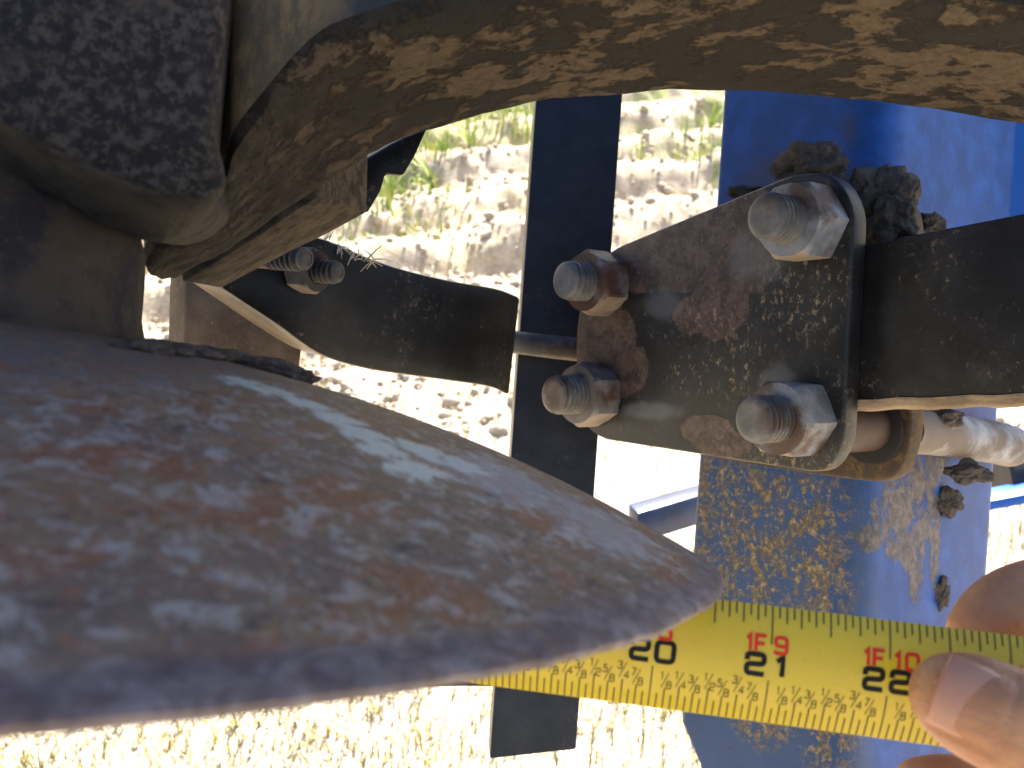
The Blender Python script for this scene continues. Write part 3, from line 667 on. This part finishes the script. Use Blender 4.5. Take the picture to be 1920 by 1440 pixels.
# ------------------------------------------------------------------ measuring tape
TT = Vector((.985, -.11, -.100)).normalized()
TP = V(1226, 1226, .2262); TN = Vector((0, -1, 0)); TN = (TN - TT * TN.dot(TT)).normalized(); TW = TN.cross(TT); TW = TW if TW.z > 0 else -TW
TWID, PHI = .0262, math.radians(34); TR = TWID / 2 / math.sin(PHI); INCH = .0254
def tape_pt(k, wv, off=0.0):                                  # k inches, wv -1 (lower edge) .. 1 (upper edge)
    ph = math.asin(max(-1, min(1, wv * math.sin(PHI))))
    return TP + TT * ((k - 20) * INCH) + TW * ((TR + off) * math.sin(ph)) + TN * ((TR + off) * math.cos(ph) - TR)
m = Mat('yellow_tape_lacquer'); g = m.noise(40, 4, .6); g2 = m.noise(600, 3, .6)
YEL = m.out(m.mix(m.math('MULTIPLY', m.ramp(g2, .62, .72), .25), m.mix(g, (.47, .335, .012), (.54, .39, .018)), (.25, .18, .05)), .30, nrm=m.bump(g, .05, .0005), spec=.4, Coat_Weight=.10, Coat_Roughness=.15)
m = Mat('tape_black_print'); INK = m.out((.009, .008, .007), .55, spec=.15)
m = Mat('tape_red_print'); RED = m.out((.52, .030, .014), .5, spec=.2)
m = Mat('tape_grey_print'); INK2 = m.out((.085, .065, .014), .5, spec=.2)
tO = TP + TT * .05 - TW * (TWID / 2)
tape = thing('measuring_tape', tO, 'yellow steel measuring tape held against the disc edge showing inches', 'measuring tape')
loops = []
for k in np.linspace(15.2, 28.5, 60):
    ws = np.linspace(-1, 1, 25)
    loops.append([tape_pt(k, w_) for w_ in ws] + [tape_pt(k, w_, -.00025) for w_ in ws[::-1]])
to_obj('tape_blade', loft(loops, auto=.9), YEL, parent=tape)
def stroke(path, wd, closed=False):
    """ribbon along a 2-D path with mitred joints -> list of quads of 2-D points"""
    P_ = [np.array(p, float) for p in path]; n = len(P_); L_, R_ = [], []
    for i in range(n):
        a = P_[i] - P_[i - 1] if (i > 0 or closed) else P_[1] - P_[0]
        b = P_[(i + 1) % n] - P_[i] if (i < n - 1 or closed) else P_[-1] - P_[-2]
        a = a / (np.linalg.norm(a) + 1e-9); b = b / (np.linalg.norm(b) + 1e-9); t = a + b; t = t / (np.linalg.norm(t) + 1e-9)
        nn = np.array([-t[1], t[0]]); k = 1 / max(.5, abs(nn @ np.array([-a[1], a[0]])))
        L_.append(P_[i] + nn * wd / 2 * k); R_.append(P_[i] - nn * wd / 2 * k)
    return [(L_[i], L_[(i + 1) % n], R_[(i + 1) % n], R_[i]) for i in range(n if closed else n - 1)]
def rr(pts, r=.2, closed=False, n=4):                         # round polyline corners
    out = []; N = len(pts)
    for i, p in enumerate(pts):
        if not closed and i in (0, N - 1): out.append(p); continue
        p = np.array(p); a = np.array(pts[i - 1]) - p; b = np.array(pts[(i + 1) % N]) - p
        ka = min(r, np.linalg.norm(a) * .49); kb = min(r, np.linalg.norm(b) * .49); a = a / np.linalg.norm(a) * ka; b = b / np.linalg.norm(b) * kb
        for t in np.linspace(0, 1, n): out.append(tuple((p + a) * (1 - t) ** 2 + p * 2 * t * (1 - t) + (p + b) * t * t))
    return out
GL = {'0': [(rr([(0, 0), (.9, 0), (.9, 1), (0, 1)], .26, True), True)],
      '1': [([(.22, .74), (.52, 1.0), (.52, 0)], False)],
      '2': [(rr([(.02, .68), (.02, 1), (.9, 1), (.9, .52), (.02, .48), (.02, 0), (.95, 0)], .2), False)],
      '3': [(rr([(.02, .9), (.1, 1), (.88, 1), (.88, .53), (.3, .52)], .2), False), (rr([(.3, .52), (.92, .52), (.92, 0), (0, 0), (0, .2)], .2), False)],
      '4': [([(.7, 0), (.7, 1), (0, .3), (.95, .3)], False)],
      '5': [(rr([(.88, 1), (.08, 1), (.04, .55), (.9, .6), (.9, 0), (0, 0), (0, .15)], .18), False)],
      '7': [([(0, 1), (.9, 1), (.3, 0)], False)],
      '8': [(rr([(.06, .54), (.84, .54), (.84, 1), (.06, 1)], .2, True), True), (rr([(0, 0), (.9, 0), (.9, .54), (0, .54)], .22, True), True)],
      '9': [(rr([(0, .46), (.88, .46), (.88, 1), (0, 1)], .24, True), True), (rr([(.88, .6), (.88, 0), (0, 0), (0, .16)], .24), False)],
      'F': [([(.1, 0), (.1, 1), (.9, 1)], False), ([(.1, .50), (.78, .50)], False)],
      '/': [([(0, 0), (1, 1)], False)]}
def glyph_quads(ch, x0, y0, wd, ht, sw):
    q = []
    for path, cl in GL[ch]: q += stroke([(x0 + px_ * wd, y0 + py_ * ht) for px_, py_ in path], sw, cl)
    return q
def print_mesh(quads, off=.00012):                            # quads in (mm along from inch 0, mm across from centre)
    vs, fs = [], []
    for q in quads:
        # cut every stroke along its length so it follows the curved blade
        for s_ in range(3):
            a, b = s_ / 3, (s_ + 1) / 3; L0_, L1_, R1_, R0_ = q
            cs = [L0_ + (L1_ - L0_) * a, L0_ + (L1_ - L0_) * b, R0_ + (R1_ - R0_) * b, R0_ + (R1_ - R0_) * a]
            i0 = len(vs); vs += [tape_pt(c_[0] / 25.4, c_[1] / (TWID * 500), off) for c_ in cs]; fs.append((i0, i0 + 1, i0 + 2, i0 + 3))
    me = bpy.data.meshes.new('m'); me.from_pydata(vs, [], fs); me.update(); return me
H2 = TWID * 500                                               # half width in mm
ticks = []
for i in range(16 * 16, 28 * 16):
    x = i / 16 * 25.4; r16 = i % 16
    lt = .30 if r16 == 0 else .185 if r16 == 8 else .15 if r16 % 4 == 0 else .125 if r16 % 2 == 0 else .09
    lb_ = .41 if r16 == 0 else .27 if r16 == 8 else .25 if r16 % 4 == 0 else .215 if r16 % 2 == 0 else .16
    ticks += stroke([(x, H2 * .995), (x, H2 * (1 - 2 * lt * .5)), (x, H2 * (1 - 2 * lt))], .36)
    ticks += stroke([(x, -H2 * .985), (x, -H2 * (1 - lb_)), (x, -H2 * (1 - 2 * lb_ * .97))], .31)
o = to_obj('graduation_lines', print_mesh(ticks), INK2, parent=tape, smooth=False); props(o, kind='stuff')
def fw(frac): return H2 * (1 - 2 * frac)
for k in range(19, 25):
    x = k * 25.4; s_ = str(k); big = []
    big += glyph_quads(s_[0], x - 5.1, fw(.555), 4.2, 4.25, 1.15); big += glyph_quads(s_[1], x + .55, fw(.555), 4.2, 4.25, 1.15)
    to_obj('inch_numeral', print_mesh(big), INK, parent=tape, smooth=False)
    ft = str(k - 12); red = glyph_quads('1', x - 5.9, fw(.365), 2.6, 3.3, .82) + glyph_quads('F', x - 3.6, fw(.365), 2.7, 3.3, .82)
    for j, ch in enumerate(ft): red += glyph_quads(ch, x + .9 + j * 3.0 - (.4 if len(ft) > 1 else 0), fw(.365), 2.75, 3.3, .82)
    to_obj('foot_numeral', print_mesh(red), RED, parent=tape, smooth=False)
fr_q = []
for k in range(18, 25):
    for j, (a, b) in enumerate((('1', '8'), ('1', '4'), ('3', '8'), ('1', '2'), ('5', '8'), ('3', '4'), ('7', '8'))):
        x = (k + (j + 1) / 8) * 25.4; up = {1: .55, 3: 1.0, 5: 1.2}.get(j, 0); y0 = fw(.79) + up
        fr_q += glyph_quads(a, x - 1.25, y0 + 2.15, .95, 1.7, .24) + glyph_quads('/', x - .85, y0 + .1, 1.5, 3.7, .19) + glyph_quads(b, x + .30, y0 - .05, 1.15, 1.75, .24)
o = to_obj('fraction_numerals', print_mesh(fr_q), INK2, parent=tape, smooth=False); props(o, kind='stuff')

# ------------------------------------------------------------------ hand
def limb(chain):
    pts = catmull([Vector((*V(p[0], p[1], p[2]), p[3])) if False else (*V(p[0], p[1], p[2]), p[3] / 1000) for p in chain], 5)
    return pts
def catn(chain, sub=6):
    A_ = [np.array([*V(p[0], p[1], p[2]), p[3] / 1000]) for p in chain]; A_ = [2 * A_[0] - A_[1]] + A_ + [2 * A_[-1] - A_[-2]]; out = []
    for i in range(1, len(A_) - 2):
        for k in range(sub):
            t = k / sub; a, b, c_, d_ = A_[i - 1:i + 3]; out.append(.5 * (2 * b + (c_ - a) * t + (2 * a - 5 * b + 4 * c_ - d_) * t * t + (3 * b - a - 3 * c_ + d_) * t ** 3))
    out.append(A_[-2]); return out
bm = bmesh.new()
def balls(chain, flat=None):
    for q in catn(chain):
        bmesh.ops.create_icosphere(bm, subdivisions=3, radius=abs(q[3]), matrix=Matrix.Translation(Vector(q[:3])))
thumb = [(1784, 1302, .2055, 8.4), (1818, 1320, .2035, 10.2), (1870, 1344, .2010, 10.9), (1935, 1374, .1985, 11.2), (2010, 1418, .1970, 11.6), (2120, 1490, .1980, 12.0), (2280, 1590, .2080, 15.0), (2450, 1660, .225, 20)]
index = [(1838, 1186, .2395, 7.8), (1868, 1156, .2405, 8.8), (1915, 1128, .2420, 9.2), (1990, 1112, .2450, 9.4), (2090, 1130, .2480, 10.2), (2230, 1210, .2540, 10.2), (2400, 1330, .262, 12), (2560, 1450, .268, 15)]
middle = [(1735, 1484, .2330, 7.8), (1772, 1488, .2330, 8.8), (1840, 1494, .2350, 9.3), (1930, 1500, .2400, 9.6), (2060, 1500, .2520, 10.4), (2220, 1500, .2660, 10.4), (2420, 1520, .276, 12.5), (2580, 1560, .28, 15)]
ring = [(1800, 1660, .2300, 7.4), (1850, 1650, .2310, 8.4), (1940, 1640, .2360, 9.0), (2060, 1630, .2500, 9.8), (2220, 1630, .2680, 9.8), (2420, 1650, .280, 12), (2580, 1680, .284, 14)]
little = [(1930, 1790, .2320, 6.5), (1990, 1780, .2340, 7.4), (2100, 1770, .2450, 8.2), (2240, 1765, .2640, 8.4), (2420, 1780, .278, 11), (2580, 1790, .284, 13)]
palm = [(2450, 1660, .225, 20), (2560, 1640, .250, 21), (2700, 1680, .262, 23), (2860, 1740, .268, 24), (3050, 1840, .275, 25), (3400, 2020, .29, 29)]
for ch in (thumb, index, middle, ring, little, palm): balls(ch)
palm2 = [(2560, 1450, .268, 15), (2600, 1560, .272, 17), (2610, 1680, .276, 17), (2600, 1790, .28, 14)]; balls(palm2)
palm3 = [(2700, 1560, .268, 18), (2750, 1680, .27, 20), (2720, 1780, .274, 17)]; balls(palm3)
raw = bpy.data.meshes.new('raw'); bm.to_mesh(raw); bm.free()
tmp = bpy.data.objects.new('tmp', raw); col.objects.link(tmp)
md = tmp.modifiers.new('r', 'REMESH'); md.mode = 'VOXEL'; md.voxel_size = .0010; md.use_smooth_shade = True
ms = tmp.modifiers.new('s', 'SMOOTH'); ms.factor = .5; ms.iterations = 10
dg = bpy.context.evaluated_depsgraph_get(); hand_me = bpy.data.meshes.new_from_object(tmp.evaluated_get(dg)); bpy.data.objects.remove(tmp)
hand_me.materials.clear()
TC = V(1800, 1306, .2045); TAX = (V(1710, 1268, .2065) - V(1860, 1336, .2015)).normalized()
TFN = (Vector((-.12, -1, .16)) - TAX * Vector((-.12, -1, .16)).dot(TAX)).normalized(); TSD = TAX.cross(TFN)
# soft folds: nail bed groove and knuckle creases on the thumb
NC = TC - TAX * .0006
for v_ in hand_me.vertices:
    q = v_.co - NC; a, b, h_ = q.dot(TAX), q.dot(TSD), q.dot(TFN)
    if abs(a) < .03 and abs(b) < .012 and h_ > 0:
        bx, by = b / .0074, a / .0068
        e = max(abs(bx), abs(by) if a < 0 else 0); gq = math.exp(-((e - 1.0) / .12) ** 2) if a < .006 else 0
        v_.co -= TFN * .0007 * gq
        for kc in (-.016, -.0185, -.022): v_.co -= TFN * .0005 * math.exp(-((a - kc - .002 * math.sin(b * 300)) / .0006) ** 2)
m = Mat('skin'); g1 = m.noise(60, 5, .6); g2 = m.noise(700, 4, .6); g3 = m.noise(220, 4, .6, vec=m.map((1, 1, 2.5), rot=(0, .4, 0)))
c = m.mix(m.ramp(g1, .35, .65), (.33, .145, .066), (.42, .215, .105)); c = m.mix(m.math('MULTIPLY', m.ramp(g3, .55, .7), .3), c, (.33, .115, .055))
SKIN = m.out(c, .46, nrm=m.bump(m.math('ADD', g2, m.math('MULTIPLY', g3, .8)), .45, .0009), spec=.35, Subsurface_Weight=.12, Subsurface_Radius=(.004, .0016, .0008), Subsurface_Scale=1.0)
hand = to_obj('hand', hand_me, SKIN)
props(hand, 'bare hand pinching the yellow tape between thumb and forefinger', 'hand')
m = Mat('thumbnail'); g = m.noise(120, 3, .5, vec=m.map((1, 1, 1))); NAILM = m.out(m.mix(g, (.37, .17, .10), (.43, .215, .13)), .34, spec=.5, Subsurface_Weight=.2, Subsurface_Radius=(.003, .0012, .0008), Subsurface_Scale=1.0)
nv = []; NA, NBb = 15, 15; RN = .0108
for i in range(NA):
    s_ = i / (NA - 1) * 2 - 1                                   # -1 cuticle .. 1 free edge
    for j in range(NBb):
        t_ = j / (NBb - 1) * 2 - 1
        wdt = .0070 * (1 - .10 * max(0, -s_) ** 2); b = t_ * wdt
        a = s_ * .0064 + (.0020 * t_ * t_ * (1 if s_ < 0 else -.5) * abs(s_))
        h_ = math.sqrt(RN * RN - b * b) - .0009 - .0016 * (max(0, s_ + .2)) ** 2
        nv.append(NC + TAX * a + TSD * b + TFN * h_)
nf = [(i * NBb + j, i * NBb + j + 1, (i + 1) * NBb + j + 1, (i + 1) * NBb + j) for i in range(NA - 1) for j in range(NBb - 1)]
me = bpy.data.meshes.new('m'); me.from_pydata(nv, [], nf); bmn = bmesh.new(); bmn.from_mesh(me)
bmesh.ops.recalc_face_normals(bmn, faces=bmn.faces)
bmesh.ops.solidify(bmn, geom=bmn.faces[:], thickness=.0005); bmn.to_mesh(me); bmn.free()
to_obj('thumbnail', me, NAILM, parent=hand)

for ob in bpy.data.objects:
    if '_o' in ob.keys(): del ob['_o']
